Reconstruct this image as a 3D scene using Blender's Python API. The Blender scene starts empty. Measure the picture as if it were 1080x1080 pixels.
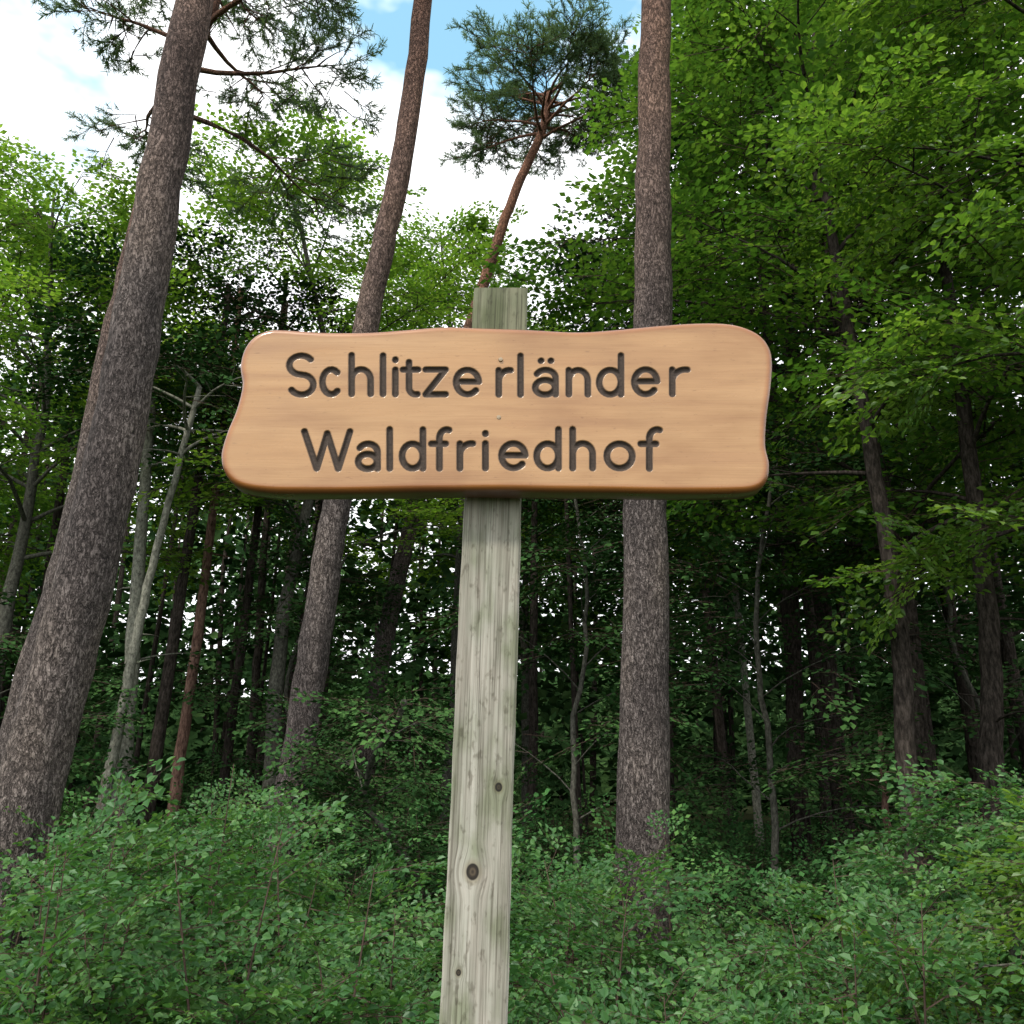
import bpy, bmesh, math, random
import numpy as np
from mathutils import Vector
rnd = random.Random(7)
scene = bpy.context.scene
COL = scene.collection

# ------------------------------------------------------------------ helpers
def link(o, parent=None):
    COL.objects.link(o)
    if parent is not None: o.parent = parent
    return o
def empty(name, loc=(0,0,0)):
    e = bpy.data.objects.new(name, None); e.empty_display_size = .3; e.location = loc
    return link(e)
def new_mat(name):
    m = bpy.data.materials.new(name); m.use_nodes = True
    nt = m.node_tree; nt.nodes.clear()
    out = nt.nodes.new('ShaderNodeOutputMaterial')
    return m, nt, out
def N(nt, t, **kw):
    n = nt.nodes.new(t)
    for k, v in kw.items():
        if k.startswith('i_'): n.inputs[k[2:].replace('_', ' ')].default_value = v
        else: setattr(n, k, v)
    return n
def ramp(nt, stops):
    r = nt.nodes.new('ShaderNodeValToRGB'); cr = r.color_ramp
    while len(cr.elements) < len(stops): cr.elements.new(.5)
    for e, (p, c) in zip(cr.elements, stops):
        e.position = p; e.color = (*c, 1)
    return r
def mapping(nt, scale, src='Object'):
    tc = nt.nodes.new('ShaderNodeTexCoord'); mp = nt.nodes.new('ShaderNodeMapping')
    mp.inputs['Scale'].default_value = scale
    nt.links.new(tc.outputs[src], mp.inputs['Vector']); return mp

# ------------------------------------------------------------------ materials
def leaf_material(name, dark, mid, light, trans=.45, gloss=0):
    m, nt, out = new_mat(name); L = nt.links.new
    at = N(nt, 'ShaderNodeAttribute', attribute_name='lv')
    oi = N(nt, 'ShaderNodeAttribute', attribute_name='ir')
    a = N(nt, 'ShaderNodeMath', operation='MULTIPLY'); a.inputs[1].default_value = .5
    b = N(nt, 'ShaderNodeMath', operation='MULTIPLY_ADD'); b.inputs[1].default_value = .5
    L(at.outputs['Fac'], a.inputs[0]); L(oi.outputs['Fac'], b.inputs[0]); L(a.outputs[0], b.inputs[2])
    r = ramp(nt, [(0, dark), (.5, mid), (1, light)]); L(b.outputs[0], r.inputs[0])
    d = N(nt, 'ShaderNodeBsdfDiffuse'); L(r.outputs[0], d.inputs[0]); sh = d
    if trans > 0:
        t = N(nt, 'ShaderNodeBsdfTranslucent')
        tm = N(nt, 'ShaderNodeMix', data_type='RGBA', blend_type='MULTIPLY'); tm.inputs[0].default_value = 1
        L(r.outputs[0], tm.inputs[6]); tm.inputs[7].default_value = (1.9, 1.9, .8, 1)
        L(tm.outputs[2], t.inputs[0])
        m1 = N(nt, 'ShaderNodeMixShader'); m1.inputs[0].default_value = trans
        L(d.outputs[0], m1.inputs[1]); L(t.outputs[0], m1.inputs[2]); sh = m1
    if gloss > 0:
        g = N(nt, 'ShaderNodeBsdfGlossy'); g.inputs['Roughness'].default_value = .42; g.inputs[0].default_value = (.8, .9, .85, 1)
        m2 = N(nt, 'ShaderNodeMixShader'); m2.inputs[0].default_value = gloss
        L(sh.outputs[0], m2.inputs[1]); L(g.outputs[0], m2.inputs[2]); sh = m2
    L(sh.outputs[0], out.inputs[0]); return m
def bark_material(name, c_dark, c_mid, c_light, scale=16, zs=.3, bump=.8, upper=None, upper_z=(6, 13), cheap=False):
    m, nt, out = new_mat(name); L = nt.links.new
    mp = mapping(nt, (1, 1, zs))
    if cheap:
        bs = N(nt, 'ShaderNodeBsdfDiffuse')
        n2 = N(nt, 'ShaderNodeTexNoise'); n2.inputs['Scale'].default_value = 30; n2.inputs['Detail'].default_value = 3; n2.inputs['Roughness'].default_value = .7
        L(mp.outputs[0], n2.inputs['Vector'])
        r = ramp(nt, [(.3, c_dark), (.5, c_mid), (.72, c_light)]); L(n2.outputs[0], r.inputs[0])
        L(r.outputs[0], bs.inputs[0]); L(bs.outputs[0], out.inputs[0]); return m
    bs = N(nt, 'ShaderNodeBsdfPrincipled'); bs.inputs['Roughness'].default_value = .9
    bs.inputs['Specular IOR Level'].default_value = .2
    nz = N(nt, 'ShaderNodeTexNoise'); nz.inputs['Scale'].default_value = 11; nz.inputs['Detail'].default_value = 4; nz.inputs['Roughness'].default_value = .7
    L(mp.outputs[0], nz.inputs['Vector'])
    ad = N(nt, 'ShaderNodeMix', data_type='RGBA', blend_type='ADD'); ad.inputs[0].default_value = .25
    L(mp.outputs[0], ad.inputs[6]); L(nz.outputs['Color'], ad.inputs[7])
    v = N(nt, 'ShaderNodeTexVoronoi', feature='DISTANCE_TO_EDGE'); v.inputs['Scale'].default_value = scale
    L(ad.outputs[2], v.inputs['Vector'])
    n2 = N(nt, 'ShaderNodeTexNoise'); n2.inputs['Scale'].default_value = 50; n2.inputs['Detail'].default_value = 4; n2.inputs['Roughness'].default_value = .75
    L(mp.outputs[0], n2.inputs['Vector'])
    h = N(nt, 'ShaderNodeMapRange'); h.inputs['From Max'].default_value = .24; L(v.outputs['Distance'], h.inputs['Value'])
    mul = N(nt, 'ShaderNodeMath', operation='MULTIPLY_ADD'); mul.inputs[1].default_value = .44
    L(h.outputs[0], mul.inputs[0])
    n2s = N(nt, 'ShaderNodeMath', operation='MULTIPLY_ADD'); n2s.inputs[1].default_value = 1.6; n2s.inputs[2].default_value = -.54
    L(n2.outputs['Fac'], n2s.inputs[0]); L(n2s.outputs[0], mul.inputs[2])
    r = ramp(nt, [(.1, c_dark), (.5, c_mid), (.95, c_light)]); L(mul.outputs[0], r.inputs[0])
    col = r.outputs[0]
    r3 = ramp(nt, [(.35, (.66, .66, .68)), (.5,(1,1,1)), (.65, (1.2, 1.18, 1.12))])
    n3 = N(nt, 'ShaderNodeTexNoise'); n3.inputs['Scale'].default_value = 2.2; n3.inputs['Detail'].default_value = 3
    L(mp.outputs[0], n3.inputs['Vector']); L(n3.outputs['Fac'], r3.inputs[0])
    mx = N(nt, 'ShaderNodeMix', data_type='RGBA', blend_type='MULTIPLY'); mx.inputs[0].default_value = 1
    L(col, mx.inputs[6]); L(r3.outputs[0], mx.inputs[7]); col = mx.outputs[2]
    if upper:
        tc = N(nt, 'ShaderNodeTexCoord'); sp = N(nt, 'ShaderNodeSeparateXYZ'); L(tc.outputs['Object'], sp.inputs[0])
        mr = N(nt, 'ShaderNodeMapRange'); mr.inputs['From Min'].default_value = upper_z[0]; mr.inputs['From Max'].default_value = upper_z[1]
        L(sp.outputs['Z'], mr.inputs['Value'])
        u = N(nt, 'ShaderNodeMix', data_type='RGBA', blend_type='MULTIPLY'); L(mr.outputs[0], u.inputs[0])
        L(col, u.inputs[6]); u.inputs[7].default_value = (*upper, 1); col = u.outputs[2]
    L(col, bs.inputs['Base Color'])
    bp = N(nt, 'ShaderNodeBump'); bp.inputs['Strength'].default_value = bump; bp.inputs['Distance'].default_value = .03
    L(mul.outputs[0], bp.inputs['Height']); L(bp.outputs[0], bs.inputs['Normal'])
    L(bs.outputs[0], out.inputs[0]); return m

M_beech = leaf_material('beech_leaves', (.026, .072, .017), (.057, .13, .027), (.125, .22, .045), .45)
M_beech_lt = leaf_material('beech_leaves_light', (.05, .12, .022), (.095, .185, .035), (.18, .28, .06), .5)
M_near = leaf_material('beech_leaves_near', (.05, .12, .022), (.095, .185, .035), (.18, .28, .06), .5, .03)
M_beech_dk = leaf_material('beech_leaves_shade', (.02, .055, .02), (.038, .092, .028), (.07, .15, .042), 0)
M_shrub = leaf_material('undergrowth_leaves', (.028, .088, .028), (.058, .148, .045), (.125, .24, .07), .32, .022)
M_shrub2 = leaf_material('undergrowth_leaves_b', (.028, .088, .028), (.054, .142, .043), (.115, .228, .065), 0)
M_pine = leaf_material('pine_needles', (.05, .09, .055), (.085, .14, .08), (.13, .19, .10), .25)
M_far = leaf_material('far_leaves', (.02, .052, .02), (.042, .095, .032), (.08, .15, .048), 0)
B_pine = bark_material('pine_bark', (.022, .018, .017), (.125, .102, .096), (.33, .28, .262), 24, .36, 1.0, (1.7, 1.02, .72), (5, 13))
B_beech = bark_material('beech_bark', (.03, .03, .026), (.08, .078, .066), (.15, .15, .125), 6, .5, cheap=True)
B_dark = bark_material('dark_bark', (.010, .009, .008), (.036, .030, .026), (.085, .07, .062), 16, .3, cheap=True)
B_pale = bark_material('pale_bark', (.06, .06, .05), (.17, .17, .14), (.30, .30, .25), 8, .5, cheap=True)
B_red = bark_material('reddish_bark', (.045, .026, .021), (.17, .10, .08), (.32, .20, .155), 14, .3, cheap=True)
def simple(name, c, rough=.85):
    m, nt, out = new_mat(name)
    b = N(nt, 'ShaderNodeBsdfDiffuse')
    nz = N(nt, 'ShaderNodeTexNoise'); nz.inputs['Scale'].default_value = 30; nz.inputs['Detail'].default_value = 1
    r = ramp(nt, [(.3, tuple(x*.7 for x in c)), (.7, tuple(x*1.3 for x in c))])
    nt.links.new(nz.outputs['Fac'], r.inputs[0]); nt.links.new(r.outputs[0], b.inputs[0])
    nt.links.new(b.outputs[0], out.inputs[0]); return m
M_twig = simple('twig_bark', (.07, .05, .04))

# ------------------------------------------------------------------ leaf sprays (instanced sources)
class MB:   # mesh builder
    def __init__(s): s.v=[]; s.f=[]; s.m=[]; s.lv=[]; s.simple=False
    def tube(s, pts, radii, n=6, mat=0, lv=.5):
        pts=[Vector(p) for p in pts]; b0=len(s.v); k=len(pts)
        for i,p in enumerate(pts):
            d=(pts[min(i+1,k-1)]-pts[max(i-1,0)])
            if d.length<1e-9: d=Vector((0,0,1))
            d.normalize()
            ref=Vector((1,0,0)) if abs(d.x)<.8 else Vector((0,1,0))
            a=d.cross(ref).normalized(); b=d.cross(a)
            for j in range(n):
                t=2*math.pi*j/n
                s.v.append(tuple(p+(a*math.cos(t)+b*math.sin(t))*radii[i])); s.lv.append(lv)
        for i in range(k-1):
            for j in range(n):
                s.f.append((b0+i*n+j,b0+i*n+(j+1)%n,b0+(i+1)*n+(j+1)%n,b0+(i+1)*n+j)); s.m.append(mat)
        s.f.append(tuple(b0+(k-1)*n+j for j in range(n))); s.m.append(mat)
    def leaf(s, p, d, up, ln, w, lv, mat=0, fold=.18):
        d=d.normalized(); sd=d.cross(up).normalized(); nn=sd.cross(d)
        b=len(s.v)
        if s.simple:
            P=[p, p+d*ln*.45+sd*w*.55, p+d*ln-nn*ln*.12, p+d*ln*.45-sd*w*.55]
            s.v+=[tuple(q) for q in P]; s.lv+=[lv]*4; s.f.append((b,b+1,b+2,b+3)); s.m.append(mat); return
        P=[p, p+d*ln*.35+sd*w*.5+nn*fold*w, p+d*ln*.72+sd*w*.36+nn*fold*w*.6, p+d*ln-nn*ln*.12,
           p+d*ln*.72-sd*w*.36+nn*fold*w*.6, p+d*ln*.35-sd*w*.5+nn*fold*w]
        s.v+= [tuple(q) for q in P]; s.lv+=[lv]*6
        s.f+=[(b,b+1,b+2,b+3),(b,b+3,b+4,b+5)]; s.m+=[mat,mat]
    def build(s, name, mats, smooth=False):
        me=bpy.data.meshes.new(name); me.from_pydata(s.v,[],s.f)
        for m in mats: me.materials.append(m)
        me.polygons.foreach_set('material_index', s.m)
        if smooth: me.polygons.foreach_set('use_smooth',[True]*len(s.f))
        a=me.attributes.new('lv','FLOAT','POINT'); a.data.foreach_set('value', s.lv)
        me.update(); return bpy.data.objects.new(name, me)

def rv(r,s): return Vector((r.gauss(0,s),r.gauss(0,s),r.gauss(0,s)))
def spray_mesh(name, mat, seed, leafL=.078, leafW=.05, droop=.12, tilt=.35, simple=False, step=.052, twigs=True):
    r=random.Random(seed); mb=MB(); mb.simple=simple; Lm=r.uniform(.75,.95)
    def pos(t, yaw0): return Vector((Lm*t, yaw0*math.sin(t*2.2)*.08, -droop*t*t))
    yw=r.uniform(-1,1)
    if twigs: mb.tube([pos(t/2,yw) for t in range(3)],[.006,.004,.001],3,1)
    side=1; t=.1
    def leaves(p0,d,L):
        n=max(2,int(L/step)); sgn=1
        for i in range(n):
            q=p0+d*L*((i+.7)/n)+Vector((0,0,-.05*((i+1)/n)**2*L*4))+rv(r,.008)
            sd=Vector((-d.y,d.x,0))*sgn; sgn*=-1
            dd=(d*.75+sd*.75+rv(r,.2)); up=(Vector((0,0,1))+rv(r,tilt)).normalized()
            k=r.uniform(.65,1.15); mb.leaf(q,dd,up,leafL*k,leafW*k,r.random())
        q=p0+d*L; mb.leaf(q,d+rv(r,.15),(Vector((0,0,1))+rv(r,tilt)).normalized(),leafL,leafW,r.random())
    while t<.98:
        ang=side*math.radians(r.uniform(38,62)); L=(.42*(1-t)+.09)*r.uniform(.7,1.2)
        d=Vector((math.cos(ang),math.sin(ang),r.uniform(-.25,.15))).normalized()
        p=pos(t,yw)
        if twigs: mb.tube([p,p+d*L],[.003,.001],3,1)
        leaves(p,d,L)
        side*=-1; t+=r.uniform(.06,.11)*step/.052
    leaves(pos(.5,yw),Vector((1,0,-.12)),Lm*.5)
    return mb.build(name,[mat,M_twig])
def needle_mesh(name, seed, width=.011):
    r=random.Random(seed); mb=MB()
    def tuft(p,d,n,L):
        for _ in range(n):
            q=p+d*r.uniform(-.09,.03)
            dd=(d*.7+rv(r,.55)).normalized(); up=rv(r,1).normalized(); b=len(mb.v)
            sd=dd.cross(up).normalized()*width*.5; l=L*r.uniform(.7,1.1); lv=r.random()
            mb.v+=[tuple(q-sd),tuple(q+sd),tuple(q+dd*l+sd*.5),tuple(q+dd*l-sd*.5)]; mb.lv+=[lv]*4
            mb.f.append((b,b+1,b+2,b+3)); mb.m.append(0)
    mb.tube([(0,0,0),(.25,.02,.01),(.5,0,.05)],[.009,.006,.003],3,1)
    for i in range(8):
        t=r.uniform(.2,1); p=Vector((.5*t,0,.05*t*t)); a=r.uniform(-1.1,1.1)
        d=Vector((math.cos(a),math.sin(a),r.uniform(0,.6))).normalized(); l=r.uniform(.08,.25)
        mb.tube([p,p+d*l],[.004,.002],3,1); tuft(p+d*l,d,18,.085)
    tuft(Vector((.5,0,.05)),Vector((1,0,.3)).normalized(),20,.085)
    return mb.build(name,[M_pine,M_twig])
def source_coll(name, objs):
    c=bpy.data.collections.new(name)
    for o in objs: c.objects.link(o)
    return c
def leafset(nm, mat, **k): return source_coll(nm,[spray_mesh(f'{nm}_{i}',mat,100+i*7+len(nm),**k) for i in range(5)])
C_beech=leafset('beech_spray',M_beech,simple=True,leafL=.092,leafW=.062,step=.062)
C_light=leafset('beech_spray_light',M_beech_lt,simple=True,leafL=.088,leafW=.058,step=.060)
C_near=leafset('beech_spray_near',M_near,leafL=.085,leafW=.056)
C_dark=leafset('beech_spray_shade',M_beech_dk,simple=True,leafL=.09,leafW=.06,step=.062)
C_shrub=leafset('undergrowth_spray',M_shrub,leafL=.09,leafW=.062,tilt=.45,step=.060)
C_shrub2=leafset('undergrowth_spray_b',M_shrub2,leafL=.10,leafW=.068,tilt=.45,step=.075,simple=True)
C_far=leafset('far_spray',M_far,tilt=.6,leafL=.15,leafW=.10,simple=True,step=.12,twigs=False)
C_pine=source_coll('pine_spray',[needle_mesh(f'pine_spray_{i}',50+i) for i in range(4)])

GN={}
def gn_group(coll):
    if coll.name in GN: return GN[coll.name]
    g=bpy.data.node_groups.new('scatter_'+coll.name,'GeometryNodeTree')
    g.interface.new_socket('Geometry',in_out='INPUT',socket_type='NodeSocketGeometry')
    g.interface.new_socket('Geometry',in_out='OUTPUT',socket_type='NodeSocketGeometry')
    gi=g.nodes.new('NodeGroupInput'); go=g.nodes.new('NodeGroupOutput')
    ci=g.nodes.new('GeometryNodeCollectionInfo'); ci.inputs['Collection'].default_value=coll
    ci.inputs['Separate Children'].default_value=True; ci.inputs['Reset Children'].default_value=True
    ip=g.nodes.new('GeometryNodeInstanceOnPoints'); ip.inputs['Pick Instance'].default_value=True
    def na(n,t):
        a=g.nodes.new('GeometryNodeInputNamedAttribute'); a.data_type=t; a.inputs['Name'].default_value=n
        return next(o for o in a.outputs if o.enabled and o.name=='Attribute')
    er=g.nodes.new('FunctionNodeEulerToRotation')
    g.links.new(na('rot','FLOAT_VECTOR'),er.inputs[0]); g.links.new(er.outputs[0],ip.inputs['Rotation'])
    g.links.new(na('scl','FLOAT'),ip.inputs['Scale']); g.links.new(na('idx','INT'),ip.inputs['Instance Index'])
    rz=g.nodes.new('GeometryNodeRealizeInstances')
    g.links.new(gi.outputs[0],ip.inputs['Points']); g.links.new(ci.outputs[0],ip.inputs['Instance'])
    g.links.new(ip.outputs[0],rz.inputs[0]); g.links.new(rz.outputs[0],go.inputs[0]); GN[coll.name]=g; return g
NINST=0
def scatter(name, P, coll, parent=None):
    """P: list of (x,y,z, rx,ry,rz, scale)"""
    global NINST; NINST+=len(P)
    me=bpy.data.meshes.new(name); me.vertices.add(len(P)); A=np.array(P,dtype=np.float32)
    me.vertices.foreach_set('co',A[:,:3].ravel())
    a=me.attributes.new('rot','FLOAT_VECTOR','POINT'); a.data.foreach_set('vector',A[:,3:6].ravel())
    a=me.attributes.new('scl','FLOAT','POINT'); a.data.foreach_set('value',A[:,6].copy())
    a=me.attributes.new('ir','FLOAT','POINT'); a.data.foreach_set('value',np.array([rnd.random() for _ in P],dtype=np.float32))
    n=len(coll.objects); a=me.attributes.new('idx','INT','POINT'); a.data.foreach_set('value',np.array([rnd.randrange(n) for _ in P],dtype=np.int32))
    me.update(); o=bpy.data.objects.new(name,me); link(o,parent)
    md=o.modifiers.new('scatter','NODES'); md.node_group=gn_group(coll); return o
def inst(p, d, r, s, roll=.3, pj=.2, yj=.4):
    yaw=math.atan2(d[1],d[0])+r.gauss(0,yj); pitch=math.atan2(d[2],math.hypot(d[0],d[1]))+r.gauss(0,pj)
    return (p[0],p[1],p[2], r.gauss(0,roll), -pitch, yaw, s)

# ------------------------------------------------------------------ trees
def catmull(pts,n):
    pts=[Vector(p) for p in pts]; P=[pts[0]*2-pts[1]]+pts+[pts[-1]*2-pts[-2]]; out=[]
    for i in range(1,len(P)-2):
        for k in range(n):
            t=k/n; a,b,c,d=P[i-1],P[i],P[i+1],P[i+2]
            out.append(.5*((2*b)+(c-a)*t+(2*a-5*b+4*c-d)*t*t+(3*b-3*c+d-a)*t**3))
    out.append(pts[-1]); return out
def trunk_tube(mb, ctrl, r0, r1, sides=20, seg=8, wob=.012, flare=1.35, seed=0, mat=0):
    r=random.Random(seed); pts=catmull(ctrl,seg); z0=pts[0].z; zt=pts[-1].z; rad=[]
    for i,p in enumerate(pts):
        t=(p.z-z0)/(zt-z0); f=1+(flare-1)*math.exp(-(p.z-z0)/.35); rad.append((r0+(r1-r0)*t)*f*(1+r.gauss(0,.015)))
        if i: p.x+=r.gauss(0,wob); p.y+=r.gauss(0,wob)
    mb.tube(pts,rad,sides,mat); return pts
def limb_curve(p,az,el,L,curve,n=6,r=None):
    q=Vector(p); out=[q.copy()]; e=el
    for i in range(n):
        q=q+Vector((math.cos(az)*math.cos(e),math.sin(az)*math.cos(e),math.sin(e)))*L/n
        out.append(q.copy()); e+=curve/n; az+=(r.gauss(0,.13) if r else 0)
    return out
def limbs_foliage(mb, P, base, az, el, L, curve, r, rad, sub, sprays, sc, start=.25, pitchj=.2, stub=False):
    c=limb_curve(base,az,el,L,curve,6,r); mb.tube(c,[rad*(1-i/7) for i in range(7)],5,0)
    for k in range(sub):
        t=start+(1-start)*(k+r.random())/sub; i=min(5,int(t*6)); f=t*6-i; q=c[i].lerp(c[i+1],f)
        d=(c[i+1]-c[i]).normalized(); a2=math.atan2(d.y,d.x)+(1 if k%2 else -1)*r.uniform(.5,1.1)
        L2=L*(.5*(1-t)+.14)*r.uniform(.7,1.2)
        c2=limb_curve(q,a2,r.uniform(-.1,.35),L2,-.35,3,r); mb.tube(c2,[rad*.35,rad*.25,rad*.18,rad*.08],4,0)
        for j in range(sprays):
            s=(j+r.random())/sprays*3; ii=min(2,int(s)); qq=c2[ii].lerp(c2[ii+1],s-ii)
            dd=(c2[ii+1]-c2[ii]).normalized(); P.append(inst(qq+rv(r,.08*sc),dd,r,sc*r.uniform(.75,1.2),pj=pitchj,yj=.7))
    d=(c[-1]-c[-2]).normalized()
    for j in range(2): P.append(inst(c[-1-j],d,r,sc))
    return c
def beech_tree(x,y,h,r0,lo,spread,nl,sub,sprays,sc,coll,seed,bark=None,ctrl=None,azr=None,name='beech_tree',el=(.25,.75)):
    r=random.Random(seed); e=empty(name,(0,0,0)); mb=MB(); P=[]
    if ctrl is None:
        ctrl=[(x,y,-.1),(x+r.gauss(0,.15),y+r.gauss(0,.15),h*.33),(x+r.gauss(0,.3),y+r.gauss(0,.3),h*.66),(x+r.gauss(0,.45),y+r.gauss(0,.4),h)]
    pts=trunk_tube(mb,ctrl,r0,.025,10,6,.02,1.4,seed)
    for i in range(nl):
        t=(i+.5)/nl; z=lo+(h-lo)*t*.97; k=min(range(len(pts)),key=lambda q:abs(pts[q].z-z))
        prof=(math.sin(math.pi*min(1,(.22+.78*t)))**.7)*.85+.18
        az=(i*2.399+r.uniform(-.4,.4)) if azr is None else r.uniform(*azr)
        limbs_foliage(mb,P,pts[k],az,r.uniform(*el)+t*.35,spread*prof*r.uniform(.7,1.15),-.55,r,max(.012,r0*.28*(1-t*.6)),sub,sprays,sc)
    link(mb.build('trunk_and_limbs',[bark or B_beech],True),e); scatter('foliage',P,coll,e); return e
def bare_trunk(name,ctrl,r0,r1,bark,seed,sides=12,stubs=0):
    r=random.Random(seed); e=empty(name); mb=MB(); pts=trunk_tube(mb,ctrl,r0,r1,sides,8,.008,1.3,seed)
    for i in range(stubs):
        p=pts[r.randrange(len(pts)//3,len(pts))]; c=limb_curve(p,r.uniform(0,6.28),r.uniform(-.2,.5),r.uniform(.2,1.1),-.3,3,r); mb.tube(c,[.02,.015,.01,.004],4)
    return e,mb,pts
def pine_tree(ctrl,r0,r1,seed,crown=None,nl=14,spread=2.2,sub=5,sprays=4,sc=1.0,stubs=3,sides=28,bark=None,elr=(-.1,.6),tap=.45,start=.4,curve=.3):
    r=random.Random(seed); e,mb,pts=bare_trunk('pine_tree',ctrl,r0,r1,bark or B_pine,seed,sides,stubs); P=[]
    zt=pts[-1].z; zl=crown if crown else zt-3
    for i in range(nl):
        t=(i+.5)/nl; z=zl+(zt-zl)*t; k=min(range(len(pts)),key=lambda q:abs(pts[q].z-z))
        limbs_foliage(mb,P,pts[k],i*2.399+r.uniform(-.5,.5),r.uniform(*elr)+t*.3,spread*(1-tap*t)*r.uniform(.6,1.15),curve,r,.045,sub,sprays,sc,start,.4)
    link(mb.build('trunk_and_limbs',[bark or B_pine],True),e); scatter('needles',P,C_pine,e); return e

# the five tall pines
pine_tree([(-3.26,6,-.1),(-3.16,6,.6),(-3.05,6,1.72),(-2.86,6,3.38),(-2.77,6,5.16),(-2.66,6,7.83),(-2.5,6.1,12),(-2.5,6.2,16.5)],.215,.07,11,crown=13,spread=2.4,stubs=2,nl=10)
pine_tree([(.95,7.5,-.1),(1.02,7.5,1.04),(1.17,7.5,3.82),(1.32,7.5,6.05),(1.505,7.5,9.39),(1.7,7.5,13),(1.7,7.6,17.5)],.215,.10,12,crown=14,spread=2.4,stubs=0,nl=10)
pine_tree([(-2.2,9,-.1),(-2.15,9,.93),(-1.986,9,2.7),(-1.848,9,4.26),(-1.738,9,5.22),(-1.55,9,6.94),(-1.27,9,8.85),(-1.116,9,10.95),(-1.0,9,14),(-1.05,9,18)],.17,.08,13,crown=14.5,spread=2.3,stubs=2,nl=10)
pine_tree([(-2.97,18,-.1),(-2.8,18,1.97),(-2.6,18,3.79),(-2.035,18,6.93),(-.64,18,12.3),(.11,18,14.8),(.75,18,16.5),(.85,18,17.5)],.21,.09,14,crown=16.2,nl=20,spread=2.4,sub=7,sprays=4,sc=1.15,stubs=7,sides=14,elr=(.05,.5),tap=.3,start=.5,curve=-.3)
pine_tree([(-5.55,10,-.1),(-5.33,10,2.41),(-5.06,10,4.33),(-4.9,10,7.0),(-4.7,10.2,10),(-4.3,10.6,13),(-4.1,10.8,15)],.17,.06,15,crown=10.4,nl=18,spread=3.0,sub=6,sprays=4,sc=1.1,stubs=3,sides=18)

# slender mid-distance trunks (understory crowns start high)
def slim(name,ctrl,r0,bark,seed,crown=True,coll=None,lo=6.5,spread=1.8):
    r=random.Random(seed); e,mb,pts=bare_trunk(name,ctrl,r0,r0*.45,bark,seed,10,3); P=[]
    if crown:
        zt=pts[-1].z
        for i in range(8):
            z=lo+(zt-lo)*(i+.5)/8; k=min(range(len(pts)),key=lambda q:abs(pts[q].z-z))
            limbs_foliage(mb,P,pts[k],i*2.4,r.uniform(.2,.8),spread*r.uniform(.6,1.1),-.5,r,.03,5,2,1.1)
    link(mb.build('trunk_and_limbs',[bark],True),e)
    if P: scatter('foliage',P,coll or C_dark,e)
slim('beech_tree',[(-5.75,14,-.1),(-5.85,14,2.6),(-5.98,14,5.7),(-6.1,14,9)],.14,B_pale,21)
slim('birch_tree',[(-5.72,13,-.1),(-5.5,13,2.6),(-5.32,13,4.6),(-4.9,13,7.5)],.09,B_pale,22)
slim('spruce_tree',[(-5.83,15,-.1),(-5.65,15,3.5),(-5.47,15,7.27),(-5.3,15,10.5)],.12,B_dark,23)
slim('spruce_tree',[(-5.78,16,-.1),(-5.6,16,4),(-5.5,16,8),(-5.4,16,11)],.11,B_red,24)
slim('spruce_tree',[(-5.3,17,-.1),(-5.1,17,4),(-4.95,17,8),(-4.8,17,12)],.10,B_dark,25)
slim('spruce_tree',[(-5.58,20,-.1),(-5.62,20,4),(-5.67,20,7),(-5.6,20,13)],.11,B_dark,26)
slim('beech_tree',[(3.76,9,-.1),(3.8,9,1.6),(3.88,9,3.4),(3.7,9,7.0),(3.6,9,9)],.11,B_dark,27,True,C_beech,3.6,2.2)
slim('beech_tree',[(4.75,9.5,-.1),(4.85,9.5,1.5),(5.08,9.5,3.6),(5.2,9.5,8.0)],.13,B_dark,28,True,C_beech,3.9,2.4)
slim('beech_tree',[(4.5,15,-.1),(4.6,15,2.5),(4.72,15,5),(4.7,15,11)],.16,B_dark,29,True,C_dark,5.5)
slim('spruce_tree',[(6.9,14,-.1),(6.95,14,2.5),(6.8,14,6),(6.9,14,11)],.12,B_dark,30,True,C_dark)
slim('tree_stump',[(4.69,12,-.1),(4.72,12,1),(4.76,12,2.2)],.06,B_red,31,False)
slim('spruce_tree',[(5.2,20,-.1),(5.1,20,4),(5.0,20,8),(5.0,20,13)],.09,B_pale,32)
slim('spruce_tree',[(.4,19,-.1),(.45,19,4),(.5,19,8),(.6,19,10)],.12,B_dark,33)
slim('spruce_tree',[(2.6,16,-.1),(2.7,16,4),(2.65,16,8),(2.7,16,11)],.12,B_dark,35)

# leafy beeches: left group (light tops), centre, right group
beech_tree(-3.9,15.5,13.4,.16,5.2,3.4,24,6,3,1.2,C_light,41)
beech_tree(-8.2,14.5,11.6,.16,4.8,3.4,23,6,3,1.2,C_light,42)
beech_tree(-1.5,21,15.2,.16,6.5,3.2,24,6,3,1.4,C_light,43)
beech_tree(-11.5,17,13,.17,4.5,3.8,20,6,3,1.35,C_beech,44)
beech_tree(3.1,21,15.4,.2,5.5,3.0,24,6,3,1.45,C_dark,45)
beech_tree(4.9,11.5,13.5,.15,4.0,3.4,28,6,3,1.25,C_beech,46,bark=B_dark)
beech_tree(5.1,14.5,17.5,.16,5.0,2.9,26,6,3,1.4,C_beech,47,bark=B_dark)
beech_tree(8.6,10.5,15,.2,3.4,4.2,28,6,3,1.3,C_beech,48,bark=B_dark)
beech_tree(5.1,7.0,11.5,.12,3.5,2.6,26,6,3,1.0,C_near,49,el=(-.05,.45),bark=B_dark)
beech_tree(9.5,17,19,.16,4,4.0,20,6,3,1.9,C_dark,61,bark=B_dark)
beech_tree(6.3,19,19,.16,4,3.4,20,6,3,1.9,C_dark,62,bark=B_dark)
beech_tree(.4,24,14,.16,4,3.0,20,6,3,1.5,C_beech,60)
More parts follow.
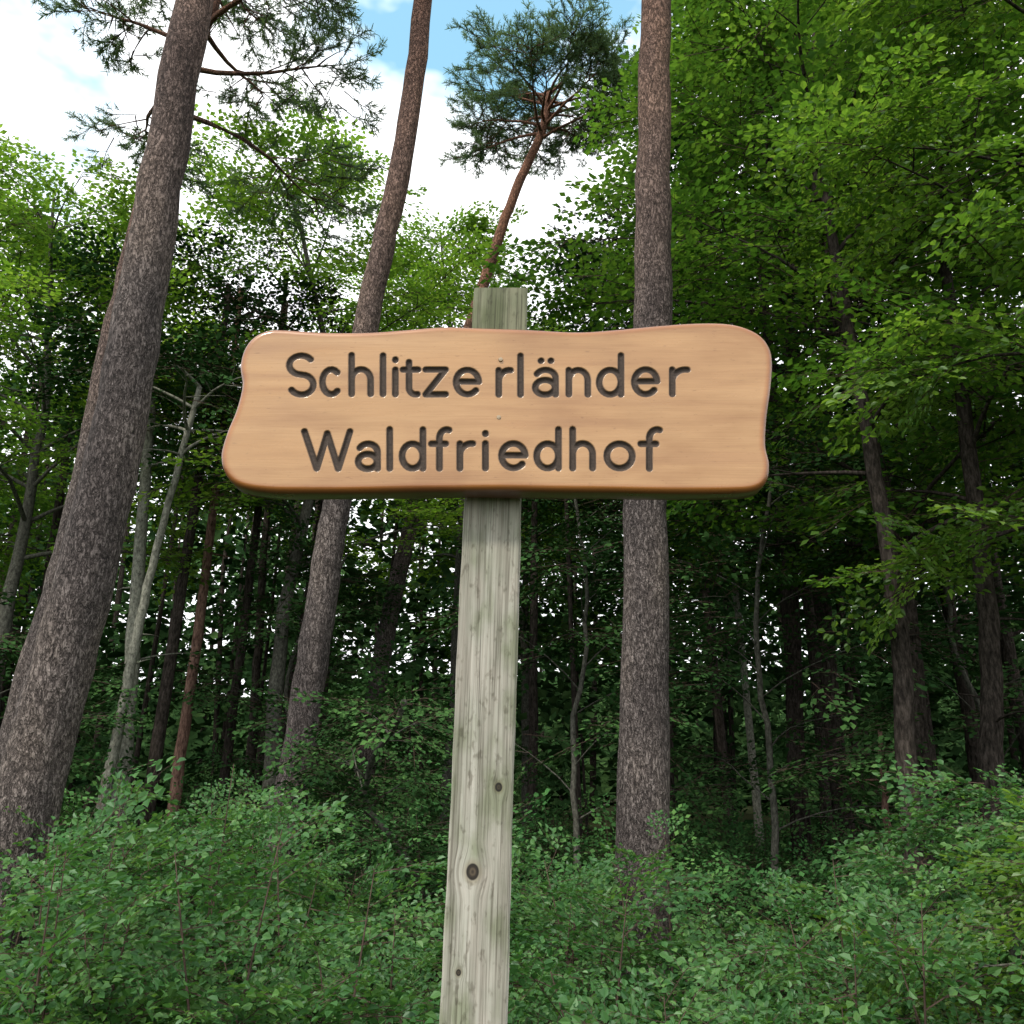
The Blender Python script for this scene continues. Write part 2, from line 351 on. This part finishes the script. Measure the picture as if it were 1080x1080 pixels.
# understory
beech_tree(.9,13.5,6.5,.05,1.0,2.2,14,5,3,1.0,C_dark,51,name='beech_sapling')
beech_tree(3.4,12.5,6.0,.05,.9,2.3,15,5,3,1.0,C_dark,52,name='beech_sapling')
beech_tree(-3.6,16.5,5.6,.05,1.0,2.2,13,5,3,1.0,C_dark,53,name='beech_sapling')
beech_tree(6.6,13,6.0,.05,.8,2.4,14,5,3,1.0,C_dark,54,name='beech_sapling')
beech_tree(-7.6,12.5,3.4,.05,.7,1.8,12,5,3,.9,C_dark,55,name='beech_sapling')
beech_tree(-1.0,8.6,2.2,.03,.5,.7,11,4,3,.6,C_dark,56,name='beech_sapling')
beech_tree(3.2,6.6,1.5,.025,.3,1.2,10,4,3,.62,C_shrub,57,name='beech_sapling',el=(-.1,.3))
beech_tree(3.5,5.2,1.35,.025,.3,1.0,11,4,3,.62,C_near,58,name='beech_sapling',el=(-.1,.3))

# distant forest mass
def forest_mass():
    r=random.Random(99); e=empty('forest_background'); mb=MB(); P=[]
    for (d0,d1,n,ns) in ((22,32,26,85),(32,50,34,85),(50,80,34,60)):
        for i in range(n):
            D=r.uniform(d0,d1); x=(i+.5)/n*2-1; X=x*D*1.05+r.uniform(-1,1); h=D*.34+r.uniform(4,7.5) if D<32 else r.uniform(15,19)+ (D-32)*.13
            h=min(h,19+D*.1); rr=r.uniform(.08,.18)
            mb.tube([(X,D,-.2),(X+r.gauss(0,.3),D,h*.5),(X+r.gauss(0,.5),D,h*.95)],[rr,rr*.7,.03],6)
            k=D/25; sp=2.6*k**.5*1.25
            for j in range(ns):
                z=h*(.25+.75*r.random()**.9) if j%3 else r.uniform(.3,6.5)
                t=z/h; w=sp*(math.sin(math.pi*min(1,.25+.72*t))**.6)
                a=r.uniform(0,6.283); q=w*r.random()**.5
                P.append(inst((X+q*math.cos(a),D+q*math.sin(a),z),(math.cos(a),math.sin(a),.1),r,2.2*k**.75*r.uniform(.8,1.3),.4,.4,.8))
    for i in range(60):   # extra bare dark stems
        D=r.uniform(17,34); X=r.uniform(-1,1)*D*.75; rr=r.uniform(.04,.12); l=r.gauss(0,.5)
        mb.tube([(X,D,-.2),(X+l*.5,D,5),(X+l,D,11)],[rr,rr*.8,rr*.5],6)
    link(mb.build('distant_trunks',[B_dark],True),e); scatter('distant_foliage',P,C_far,e)
forest_mass()

# undergrowth
def undergrowth():
    r=random.Random(5); e=empty('undergrowth'); mb=MB(); P=[]; P2=[]
    n=0
    while n<430:
        y=3.6+15*r.random()**1.3; x=r.uniform(-1,1)*(y*.72+1.0)
        hmax=1.0+.28*math.sin(x*1.7+y)+.16*math.sin(x*4+1.3*y)
        if x<-.2: hmax+=.3
        if x>1.6 and y>5: hmax-=.28
        if abs(x)<.5 and y<4.2: continue
        if y<5: hmax*=.86
        h=max(.35,hmax*r.uniform(.5,1.15))
        n+=1; lean=r.gauss(0,.15); lz=r.gauss(0,.15)
        mb.tube([(x,y,-.05),(x+lean*.5,y+lz*.5,h*.5),(x+lean,y+lz,h)],[.009,.006,.002],4)
        for j in range(12):
            t=.2+.8*(j+r.random())/12; a=j*2.4+r.uniform(-.4,.4)
            (P if y<7.5 else P2).append(inst((x+lean*t,y+lz*t,h*t),(math.cos(a),math.sin(a),.15+.45*t*r.random()),r,r.uniform(.42,.78)*(1.1-.4*t)*(1 if y<8 else 1.3),.35,.3))
    link(mb.build('stems',[M_twig],True),e); scatter('leaves',P,C_shrub,e); scatter('leaves',P2,C_shrub2,e)
undergrowth()

# ------------------------------------------------------------------ ground and the added sky-blocking rise behind the wood
def ground():
    bm=bmesh.new(); n=90
    cs=[math.copysign(abs(t)**3*400,t) for t in np.linspace(-1,1,n)]
    V=[[bm.verts.new((x,y+8,.05*math.sin(x*.9)*math.cos(y*.7)+.03*math.sin(x*2.3+y)-.03)) for x in cs] for y in cs]
    for i in range(n-1):
        for j in range(n-1): bm.faces.new((V[i][j],V[i][j+1],V[i+1][j+1],V[i+1][j])).smooth=True
    me=bpy.data.meshes.new('ground'); bm.to_mesh(me); o=bpy.data.objects.new('ground',me); link(o)
    m,nt,out=new_mat('forest_floor'); L=nt.links.new; mp=mapping(nt,(1,1,1))
    a=N(nt,'ShaderNodeTexNoise'); a.inputs['Scale'].default_value=14; a.inputs['Detail'].default_value=4; a.inputs['Roughness'].default_value=.75
    L(mp.outputs[0],a.inputs[0])
    r1=ramp(nt,[(.3,(.018,.02,.010)),(.45,(.045,.04,.024)),(.55,(.035,.06,.022)),(.75,(.10,.08,.045))]); L(a.outputs[0],r1.inputs[0])
    bs=N(nt,'ShaderNodeBsdfDiffuse'); L(r1.outputs[0],bs.inputs[0])
    L(bs.outputs[0],out.inputs[0]); me.materials.append(m)
    # added dark green rise, blocks low sky and light between the far trunks
    bm=bmesh.new(); R=random.Random(3); rows=[]
    for i in range(26):
        rad=60+i*6; row=[]
        for j in range(121):
            a=math.radians(-15+210*j/120); hz=13*(1/(1+math.exp(-(rad-84)/9)))*(1+.12*math.sin(a*9)+.07*math.sin(a*23))-.35
            row.append(bm.verts.new((rad*math.cos(a),rad*math.sin(a),hz+(R.uniform(-.9,.9) if i>1 else 0))))
        rows.append(row)
    for p,q in zip(rows,rows[1:]):
        for j in range(120): bm.faces.new((p[j],p[j+1],q[j+1],q[j])).smooth=True
    me=bpy.data.meshes.new('sky_blocker_rise'); bm.to_mesh(me); o=bpy.data.objects.new('sky_blocker_rise',me); link(o)
    m,nt,out=new_mat('sky_blocker_green'); mp=mapping(nt,(1,1,1)); a=N(nt,'ShaderNodeTexNoise'); a.inputs['Scale'].default_value=1.2; a.inputs['Detail'].default_value=4; nt.links.new(mp.outputs[0],a.inputs[0])
    r1=ramp(nt,[(.35,(.010,.022,.008)),(.55,(.03,.06,.02)),(.7,(.055,.10,.03))]); nt.links.new(a.outputs[0],r1.inputs[0])
    bs=N(nt,'ShaderNodeBsdfDiffuse'); nt.links.new(r1.outputs[0],bs.inputs[0]); nt.links.new(bs.outputs[0],out.inputs[0]); me.materials.append(m)
ground()

# ------------------------------------------------------------------ the sign
SIGN=empty('wooden_sign',(-.02,1.7,0))
BZ=2.3; D0=1.7; CP,SP=math.cos(math.radians(16.5)),math.sin(math.radians(16.5))
def rect(u,v):      # rectify a point traced on the oblique reference into metres on the flat board face
    dx=(u-540)/950; dy=(540-v)/950; a=CP-dy*SP; b=SP+dy*CP
    return (dx/a*D0+.02, 1.6+b/a*D0-BZ)
OUT=[(268,353),(283,346.5),(300,346),(340,349),(380,349),(430,346),(470,343),(510,344),(560,346),(610,348),(650,346),(700,341),(740,339),(770,340),(790,345),(805,354),(814,368),(816,385),(814,410),(810,440),(809,468),(813,488),(810,506),(798,516),(770,519),(700,519),(600,518),(500,517),(400,518),(330,519),(280,518),(250,512),(236,498),(232,479),(238,455),(248,430),(254,405),(252,385),(257,366)]
def board():
    pts=[Vector((*rect(*p),0)) for p in OUT]; P=[]
    n=len(pts)
    for i in range(n):
        a,b,c,d=pts[i-1],pts[i],pts[(i+1)%n],pts[(i+2)%n]
        for k in range(8):
            t=k/8; P.append(.5*((2*b)+(c-a)*t+(2*a-5*b+4*c-d)*t*t+(3*b-3*c+d-a)*t**3))
    poly=np.array([(p.x,p.y) for p in P]); A=poly; B=np.roll(poly,-1,0)
    def dist_seg(Q,A,B,ret=False):
        best=np.full(len(Q),1e9); near=np.zeros_like(Q)
        for a,b in zip(A,B):
            ab=b-a; l=(ab@ab)+1e-12; t=np.clip(((Q-a)@ab)/l,0,1); c=a+t[:,None]*ab; d=np.hypot(*(Q-c).T)
            m=d<best; best[m]=d[m]
            if ret: near[m]=c[m]
        return (best,near) if ret else best
    def inside(Q):
        r=np.zeros(len(Q),bool)
        for a,b in zip(A,B):
            c=((a[1]>Q[:,1])!=(b[1]>Q[:,1]))
            xx=(b[0]-a[0])*(Q[:,1]-a[1])/(b[1]-a[1]+1e-15)+a[0]; r^=c&(Q[:,0]<xx)
        return r
    s=.0016; x0,z0=poly.min(0)-s*2; x1,z1=poly.max(0)+s*2
    xs=np.arange(x0,x1,s); zs=np.arange(z0,z1,s); nx,nz=len(xs),len(zs)
    X,Z=np.meshgrid(xs,zs); Q=np.stack([X.ravel(),Z.ravel()],1)
    cx,cz=np.meshgrid(xs[:-1]+s/2,zs[:-1]+s/2); cin=inside(np.stack([cx.ravel(),cz.ravel()],1)).reshape(nz-1,nx-1)
    cnt=np.zeros((nz,nx),int)
    cnt[:-1,:-1]+=cin; cnt[1:,:-1]+=cin; cnt[:-1,1:]+=cin; cnt[1:,1:]+=cin
    used=(cnt>0).ravel(); bd=((cnt>0)&(cnt<4)).ravel()
    de=np.full(len(Q),1.0); idx=np.where(used)[0]; d,nr=dist_seg(Q[idx],A,B,True); de[idx]=d
    snap=bd[idx]; Q[idx[snap]]=nr[snap]; de[idx[snap]]=0
    # ---- lettering strokes (router-cut monoline)
    S=[]
    def arc(cx,cy,rx,ry,a0,a1,n=14): return [(cx+rx*math.cos(math.radians(a0+(a1-a0)*i/n)),cy+ry*math.sin(math.radians(a0+(a1-a0)*i/n))) for i in range(n+1)]
    def G(ch,xa,xb,b,xh=26,asc=41):
        w=(xb-xa); c=(xa+xb)/2; h2=xh/2; T=[]
        if ch=='S': T=[arc(c,31,w/2,10,35,270)+arc(c+.5,10.3,w/2,10.5,90,-148)]
        elif ch=='c': T=[arc(c+1,h2,w/2,h2,48,312)]
        elif ch in 'hn': T=[[(xa,asc if ch=='h' else xh),(xa,0)],arc(c,xh-11,w/2,11,180,0)+[(xb,0)]]
        elif ch=='l': T=[[(c,asc),(c,0)]]
        elif ch=='i': T=[[(c,xh),(c,0)],[(c,xh+10),(c,xh+10.8)]]
        elif ch=='t': T=[[(xa+w*.4,34)]+arc(xa+w*.4+7,7,7,7,180,285),[(xa,xh),(xb,xh)]]
        elif ch=='z': T=[[(xa,xh),(xb,xh),(xa,0),(xb,0)]]
        elif ch=='e': T=[[(xa,h2+.5),(xb,h2+.5)]+arc(c,h2,w/2,h2,2,318,20)]
        elif ch=='r': T=[[(xa,xh),(xa,0)],arc(xb,xh-12,xb-xa,12,180,82)]
        elif ch in 'aä':
            T=[arc(c,xh-8.5,w/2,8.5,150,0)+[(xb,0)],arc(c-.5,7.6,w/2,7.8,0,360,20)]
            if ch=='ä': T+=[[(c-5,xh+9.5),(c-4.6,xh+9.8)],[(c+5.4,xh+9.5),(c+5.8,xh+9.8)]]
        elif ch=='d': T=[arc(c,h2,w/2,h2,0,360,22),[(xb,asc),(xb,0)]]
        elif ch=='o': T=[arc(c,h2,w/2,h2,0,360,22)]
        elif ch=='W': T=[[(xa,39),(xa+w*.27,0),(c,37),(xa+w*.74,0),(xb,39)]]
        elif ch=='f': T=[arc(xb-2,asc-9,w*.42,9,70,180)+[(xb-2-w*.42,0)],[(xa,xh),(xb-3,xh)]]
        for t in T: S.append([rect(px,b-py) for px,py in t])
    for ch,xa,xb in [('S',305,330),('c',339,358),('h',371,391),('l',402,406),('i',415,419),('t',425,441),('z',449,470),('e',481,505),('r',526,537),('l',547,551),('ä',565,586),('n',600,620),('d',632,655),('e',669,693),('r',709,723)]:
        G(ch,xa,xb,416)
    for ch,xa,xb in [('W',321,369),('a',378,398),('l',409,413),('d',424,446),('f',455,473),('r',485,497),('i',510,514),('e',529,554),('d',566,589),('h',604,625),('o',640,667),('f',676,695)]:
        G(ch,xa,xb,494)
    SA=np.array([p for t in S for p in t[:-1]]); SB=np.array([p for t in S for p in t[1:]])
    dl=np.full(len(Q),1.0); dl[idx]=dist_seg(Q[idx],SA,SB)
    hw=.0067; g=np.clip((hw-dl)/hw,0,1); depth=.005*np.clip(g*1.8,0,1)**.8
    mask=np.clip((hw+.0012-dl)/.0016,0,1)
    R=.013; dd=np.clip(R-de,0,R); yy=R-np.sqrt(np.maximum(R*R-dd*dd,0)); 
    und=.0016*np.sin(Q[:,0]*9+1)*np.sin(Q[:,1]*14)+.0008*np.sin(Q[:,0]*31+Q[:,1]*17)
    Y=yy+depth+und*(de>.0)
    remap=-np.ones(len(Q),int); remap[idx]=np.arange(len(idx))
    V=np.stack([Q[idx,0],Y[idx],Q[idx,1]+BZ],1)
    ii,jj=np.where(cin); v00=remap[ii*nx+jj]; v01=remap[ii*nx+jj+1]; v11=remap[(ii+1)*nx+jj+1]; v10=remap[(ii+1)*nx+jj]
    F=np.stack([v00,v01,v11,v10],1)
    me=bpy.data.meshes.new('board'); me.from_pydata(V.tolist(),[],F.tolist())
    a=me.attributes.new('groove','FLOAT','POINT'); a.data.foreach_set('value',mask[idx].astype(np.float32))
    edge=np.clip(1-de[idx]/.018,0,1); a=me.attributes.new('edge','FLOAT','POINT'); a.data.foreach_set('value',edge.astype(np.float32))
    bm=bmesh.new(); bm.from_mesh(me)
    be=[e for e in bm.edges if e.is_boundary]
    for step,(yv) in enumerate((.03,.052,.062)):
        r=bmesh.ops.extrude_edge_only(bm,edges=be)
        vs=[v for v in r['geom'] if isinstance(v,bmesh.types.BMVert)]
        for v in vs:
            v.co.y=yv+.0015*math.sin(v.co.x*23)
            if step==2: v.co.x*=.992; v.co.z=BZ+(v.co.z-BZ)*.975
        be=[e for e in r['geom'] if isinstance(e,bmesh.types.BMEdge) and e.is_boundary]
    bmesh.ops.holes_fill(bm,edges=be,sides=0)
    bmesh.ops.recalc_face_normals(bm,faces=bm.faces)
    for f in bm.faces: f.smooth=len(f.verts)<5
    bm.to_mesh(me); o=bpy.data.objects.new('board',me); link(o,SIGN)
    m,nt,out=new_mat('varnished_wood'); L=nt.links.new
    mp=mapping(nt,(1.3,1,20)); mp2=mapping(nt,(1,1,3.0)); mp3=mapping(nt,(4,1,150))
    n1=N(nt,'ShaderNodeTexNoise'); n1.inputs['Scale'].default_value=1.6; n1.inputs['Detail'].default_value=4; n1.inputs['Distortion'].default_value=.6; L(mp.outputs[0],n1.inputs[0])
    n2=N(nt,'ShaderNodeTexNoise'); n2.inputs['Scale'].default_value=5; n2.inputs['Detail'].default_value=6; L(mp2.outputs[0],n2.inputs[0])
    n3=N(nt,'ShaderNodeTexNoise'); n3.inputs['Scale'].default_value=2.5; n3.inputs['Detail'].default_value=3; L(mp3.outputs[0],n3.inputs[0])
    n5=N(nt,'ShaderNodeTexNoise'); n5.inputs['Scale'].default_value=60; n5.inputs['Detail'].default_value=3; L(mp2.outputs[0],n5.inputs[0])
    r1=ramp(nt,[(.25,(.32,.16,.058)),(.5,(.38,.205,.08)),(.75,(.43,.245,.105))]); L(n1.outputs[0],r1.inputs[0])
    r2=ramp(nt,[(.3,(.80,.71,.60)),(.5,(1.0,.98,.95)),(.7,(1.12,1.12,1.14))]); L(n2.outputs[0],r2.inputs[0])
    r3=ramp(nt,[(.35,(.94,.92,.88)),(.55,(1,1,1))]); L(n3.outputs[0],r3.inputs[0])
    r5=ramp(nt,[(.25,(.7,.65,.58)),(.36,(1,1,1))]); L(n5.outputs[0],r5.inputs[0])
    def mul(a,b,f=1):
        x=N(nt,'ShaderNodeMix',data_type='RGBA',blend_type='MULTIPLY'); x.inputs[0].default_value=f; L(a,x.inputs[6]); L(b,x.inputs[7]); return x.outputs[2]
    c=mul(mul(mul(r1.outputs[0],r2.outputs[0]),r3.outputs[0]),r5.outputs[0])
    ae=N(nt,'ShaderNodeAttribute',attribute_name='edge'); er=ramp(nt,[(.0,(1,1,1)),(.45,(.85,.62,.38)),(1,(.34,.17,.08))]); L(ae.outputs['Fac'],er.inputs[0]); c=mul(c,er.outputs[0])
    ag=N(nt,'ShaderNodeAttribute',attribute_name='groove')
    gx=N(nt,'ShaderNodeMix',data_type='RGBA'); L(ag.outputs['Fac'],gx.inputs[0]); L(c,gx.inputs[6])
    gr=ramp(nt,[(.3,(.022,.014,.010)),(.7,(.055,.036,.026))]); n4=N(nt,'ShaderNodeTexNoise'); n4.inputs['Scale'].default_value=90; L(n4.outputs[0],gr.inputs[0]); L(gr.outputs[0],gx.inputs[7])
    bs=N(nt,'ShaderNodeBsdfPrincipled'); L(gx.outputs[2],bs.inputs['Base Color'])
    rr=N(nt,'ShaderNodeMapRange'); rr.inputs['From Min'].default_value=.35; rr.inputs['From Max'].default_value=.65; rr.inputs['To Min'].default_value=.5; rr.inputs['To Max'].default_value=.2; L(n2.outputs[0],rr.inputs['Value'])
    rm=N(nt,'ShaderNodeMath',operation='MAXIMUM'); L(rr.outputs[0],rm.inputs[0]); gm=N(nt,'ShaderNodeMath',operation='MULTIPLY'); gm.inputs[1].default_value=.8; L(ag.outputs['Fac'],gm.inputs[0]); L(gm.outputs[0],rm.inputs[1]); L(rm.outputs[0],bs.inputs['Roughness'])
    cw=N(nt,'ShaderNodeMath',operation='MULTIPLY_ADD'); cw.inputs[1].default_value=-.5; cw.inputs[2].default_value=.5; L(ag.outputs['Fac'],cw.inputs[0]); L(cw.outputs[0],bs.inputs['Coat Weight']); bs.inputs['Coat Roughness'].default_value=.14
    bp=N(nt,'ShaderNodeBump'); bp.inputs['Strength'].default_value=.1; bp.inputs['Distance'].default_value=.003; L(n3.outputs[0],bp.inputs['Height']); L(bp.outputs[0],bs.inputs['Normal'])
    L(bs.outputs[0],out.inputs[0]); me.materials.append(m)
board()

def post():
    bm=bmesh.new(); w=.059; ch=.004; prof=[]
    for sx,sy in ((-1,-1),(1,-1),(1,1),(-1,1)):
        c=[(sx*w,sy*(w-ch)),(sx*(w-ch),sy*w)]
        if sx*sy<0: c=c[::-1]
        prof+=c
    rings=[]; H=2.64; nr=80
    for i in range(nr+1):
        z=-.4+(H+.4)*i/nr; cx=-.0675+(z-1.19)*.0295+.02; cy=.066+w; k=1-.006 if i==nr else 1
        rings.append([bm.verts.new((cx+x*k+.0008*math.sin(z*9+j)+.0006*math.sin(z*41+j*2),cy+y*k,z)) for j,(x,y) in enumerate(prof)])
    for a,b in zip(rings,rings[1:]):
        for j in range(8): bm.faces.new((a[j],a[(j+1)%8],b[(j+1)%8],b[j]))
    bm.faces.new(rings[-1]); bmesh.ops.recalc_face_normals(bm,faces=bm.faces)
    me=bpy.data.meshes.new('post'); bm.to_mesh(me); o=bpy.data.objects.new('post',me); link(o,SIGN)
    m,nt,out=new_mat('weathered_post_wood'); L=nt.links.new
    tc=N(nt,'ShaderNodeTexCoord')
    knots=[(-.052,1.437,.0105),(-.005,1.585,.006),(-.075,1.27,.004)]
    sp=N(nt,'ShaderNodeSeparateXYZ'); L(tc.outputs['Object'],sp.inputs[0])
    warp=None; kd=None
    for kx,kz,kr in knots:
        v=N(nt,'ShaderNodeCombineXYZ'); 
        ax=N(nt,'ShaderNodeMath',operation='SUBTRACT'); ax.inputs[1].default_value=kx; L(sp.outputs['X'],ax.inputs[0])
        az=N(nt,'ShaderNodeMath',operation='SUBTRACT'); az.inputs[1].default_value=kz; L(sp.outputs['Z'],az.inputs[0])
        zs=N(nt,'ShaderNodeMath',operation='MULTIPLY'); zs.inputs[1].default_value=.8; L(az.outputs[0],zs.inputs[0])
        L(ax.outputs[0],v.inputs[0]); L(zs.outputs[0],v.inputs[2])
        ln=N(nt,'ShaderNodeVectorMath',operation='LENGTH'); L(v.outputs[0],ln.inputs[0])
        q=N(nt,'ShaderNodeMath',operation='DIVIDE'); q.inputs[1].default_value=kr; L(ln.outputs['Value'],q.inputs[0])
        if kd is None: kd=q.outputs[0]
        else:
            mn=N(nt,'ShaderNodeMath',operation='MINIMUM'); L(kd,mn.inputs[0]); L(q.outputs[0],mn.inputs[1]); kd=mn.outputs[0]
        f=N(nt,'ShaderNodeMapRange',interpolation_type='SMOOTHSTEP'); f.inputs['From Min'].default_value=0; f.inputs['From Max'].default_value=4.5; f.inputs['To Min'].default_value=.75; f.inputs['To Max'].default_value=0
        L(q.outputs[0],f.inputs['Value']); wv=N(nt,'ShaderNodeMath',operation='MULTIPLY'); L(f.outputs[0],wv.inputs[0]); L(ax.outputs[0],wv.inputs[1])
        if warp is None: warp=wv.outputs[0]
        else:
            s2=N(nt,'ShaderNodeMath',operation='ADD'); L(warp,s2.inputs[0]); L(wv.outputs[0],s2.inputs[1]); warp=s2.outputs[0]
    xx=N(nt,'ShaderNodeMath',operation='SUBTRACT'); L(sp.outputs['X'],xx.inputs[0]); L(warp,xx.inputs[1])
    zl=N(nt,'ShaderNodeMath',operation='MULTIPLY_ADD'); zl.inputs[1].default_value=-.03; L(sp.outputs['Z'],zl.inputs[0]); L(xx.outputs[0],zl.inputs[2])
    cv=N(nt,'ShaderNodeCombineXYZ'); L(zl.outputs[0],cv.inputs[0]); L(sp.outputs['Y'],cv.inputs[1]); L(sp.outputs['Z'],cv.inputs[2])
    def noise(sc,scale,det=5,dist=0):
        mp=N(nt,'ShaderNodeMapping'); mp.inputs['Scale'].default_value=sc; L(cv.outputs[0],mp.inputs[0])
        n=N(nt,'ShaderNodeTexNoise'); n.inputs['Scale'].default_value=scale; n.inputs['Detail'].default_value=det; n.inputs['Distortion'].default_value=dist; L(mp.outputs[0],n.inputs[0]); return n.outputs[0]
    g1=noise((45,45,.9),1.6,5,.4); g2=noise((190,190,3.5),1.5,6); g3=noise((9,9,4),2.0,6); g4=noise((70,70,.7),1.3,3); g5=noise((50,50,22),2.0,4)
    r1=ramp(nt,[(.3,(.22,.208,.18)),(.48,(.32,.308,.275)),(.7,(.41,.398,.365))]); L(g1,r1.inputs[0])
    r2=ramp(nt,[(.3,(.45,.43,.40)),(.52,(1,1,1))]); L(g2,r2.inputs[0])
    r3=ramp(nt,[(.36,(.62,.68,.52)),(.5,(.95,.96,.9)),(.62,(1.1,1.07,1.03))]); L(g3,r3.inputs[0])
    r4=ramp(nt,[(.29,(.12,.10,.08)),(.34,(1,1,1))]); L(g4,r4.inputs[0])      # drying checks
    r5=ramp(nt,[(.3,(.6,.58,.55)),(.42,(1,1,1))]); L(g5,r5.inputs[0])        # dirt specks
    def mul(a,b,f=1):
        x=N(nt,'ShaderNodeMix',data_type='RGBA',blend_type='MULTIPLY'); x.inputs[0].default_value=f; L(a,x.inputs[6]); L(b,x.inputs[7]); return x.outputs[2]
    c=mul(mul(mul(mul(r1.outputs[0],r2.outputs[0]),r3.outputs[0]),r4.outputs[0]),r5.outputs[0])
    mr=N(nt,'ShaderNodeMapRange'); mr.inputs['From Min'].default_value=1.9; mr.inputs['From Max'].default_value=2.55; L(sp.outputs['Z'],mr.inputs['Value'])
    al=N(nt,'ShaderNodeMix',data_type='RGBA',blend_type='MULTIPLY'); L(mr.outputs[0],al.inputs[0]); L(c,al.inputs[6]); al.inputs[7].default_value=(.52,.56,.42,1); c=al.outputs[2]
    kr=ramp(nt,[(.0,(.05,.035,.025)),(.12,(.22,.17,.13)),(.2,(.06,.045,.035)),(.3,(.03,.022,.018)),(.36,(.75,.7,.62)),(.6,(1,1,1))])
    kdn=N(nt,'ShaderNodeMath',operation='MULTIPLY'); kdn.inputs[1].default_value=.3; L(kd,kdn.inputs[0]); L(kdn.outputs[0],kr.inputs[0]); c=mul(c,kr.outputs[0])
    bs=N(nt,'ShaderNodeBsdfPrincipled'); bs.inputs['Roughness'].default_value=.85; L(c,bs.inputs['Base Color'])
    bp=N(nt,'ShaderNodeBump'); bp.inputs['Strength'].default_value=.6; bp.inputs['Distance'].default_value=.004; L(g2,bp.inputs['Height']); L(bp.outputs[0],bs.inputs['Normal'])
    L(bs.outputs[0],out.inputs[0]); me.materials.append(m)
post()
def screws():
    m,nt,out=new_mat('zinc_screw'); b=N(nt,'ShaderNodeBsdfPrincipled'); b.inputs['Metallic'].default_value=.5; b.inputs['Roughness'].default_value=.6; b.inputs['Base Color'].default_value=(.34,.27,.19,1); nt.links.new(b.outputs[0],out.inputs[0])
    for (u,v) in ((528,379),(526,440)):
        x,z=rect(u,v); bm=bmesh.new()
        bmesh.ops.create_cone(bm,cap_ends=True,segments=20,radius1=.0048,radius2=.0040,depth=.002)
        bmesh.ops.create_cone(bm,cap_ends=True,segments=6,radius1=.002,radius2=.0022,depth=.003)
        me=bpy.data.meshes.new('screw'); bm.to_mesh(me); me.materials.append(m)
        o=bpy.data.objects.new('screw',me); o.location=(x,-.0006,z+BZ); o.rotation_euler=(math.radians(90),0,0); link(o,SIGN)
screws()

# ------------------------------------------------------------------ sky, sun, camera
w=bpy.data.worlds.new('World'); scene.world=w; w.use_nodes=True; nt=w.node_tree; nt.nodes.clear(); L=nt.links.new
SUN_EL,SUN_AZ=math.radians(52),math.radians(215)      # azimuth clockwise from +Y: behind-left of the viewer
sky=N(nt,'ShaderNodeTexSky'); sky.sky_type='NISHITA'; sky.sun_disc=False; sky.sun_elevation=SUN_EL; sky.sun_rotation=SUN_AZ
tint=N(nt,'ShaderNodeMix',data_type='RGBA',blend_type='MULTIPLY'); tint.inputs[0].default_value=1; tint.inputs[7].default_value=(1.4,2.8,2.4,1); L(sky.outputs[0],tint.inputs[6])
b1=N(nt,'ShaderNodeBackground'); b1.inputs[1].default_value=.15; L(tint.outputs[2],b1.inputs[0])
tc=N(nt,'ShaderNodeTexCoord'); mp=N(nt,'ShaderNodeMapping'); mp.inputs['Scale'].default_value=(1,1,1.8); mp.inputs['Location'].default_value=(.3,.1,.2); L(tc.outputs['Generated'],mp.inputs[0])
nz=N(nt,'ShaderNodeTexNoise'); nz.inputs['Scale'].default_value=3.4; nz.inputs['Detail'].default_value=5; nz.inputs['Roughness'].default_value=.6; L(mp.outputs[0],nz.inputs[0])
cov=nz.outputs[0]
for d0,amt,lo in (((.07,.69,.72),.17,.975),((-.10,.74,.665),.11,.985)):     # breaks in the cloud
    dp=N(nt,'ShaderNodeVectorMath',operation='DOT_PRODUCT'); dp.inputs[1].default_value=Vector(d0).normalized(); L(tc.outputs['Generated'],dp.inputs[0])
    mr=N(nt,'ShaderNodeMapRange',interpolation_type='SMOOTHSTEP'); mr.inputs['From Min'].default_value=lo; mr.inputs['To Max'].default_value=amt; L(dp.outputs['Value'],mr.inputs['Value'])
    sb=N(nt,'ShaderNodeMath',operation='SUBTRACT'); L(cov,sb.inputs[0]); L(mr.outputs[0],sb.inputs[1]); cov=sb.outputs[0]
cr=ramp(nt,[(.26,(.12,.12,.12)),(.41,(1,1,1))]); L(cov,cr.inputs[0])
b2=N(nt,'ShaderNodeBackground'); b2.inputs[1].default_value=1.9; b2.inputs[0].default_value=(.97,.985,1,1)
ms=N(nt,'ShaderNodeMixShader'); L(cr.outputs[0],ms.inputs[0]); L(b1.outputs[0],ms.inputs[1]); L(b2.outputs[0],ms.inputs[2])
wo=N(nt,'ShaderNodeOutputWorld'); L(ms.outputs[0],wo.inputs[0])
sl=bpy.data.lights.new('sun','SUN'); sl.energy=3.3; sl.angle=math.radians(6); sl.color=(1,.94,.82)
so=bpy.data.objects.new('sun',sl); link(so)
dv=Vector((math.sin(SUN_AZ)*math.cos(SUN_EL),math.cos(SUN_AZ)*math.cos(SUN_EL),math.sin(SUN_EL)))
so.rotation_euler=dv.to_track_quat('Z','Y').to_euler(); so.location=dv*40
cam=bpy.data.cameras.new('camera'); cam.lens=36*950/1080; cam.sensor_width=36; cam.clip_end=2000; cam.clip_start=.05
co=bpy.data.objects.new('camera',cam); co.location=(0,0,1.6); co.rotation_euler=(math.radians(106.5),0,0); link(co); scene.camera=co
scene.view_settings.view_transform='Standard'; scene.view_settings.look='None'; scene.view_settings.exposure=0
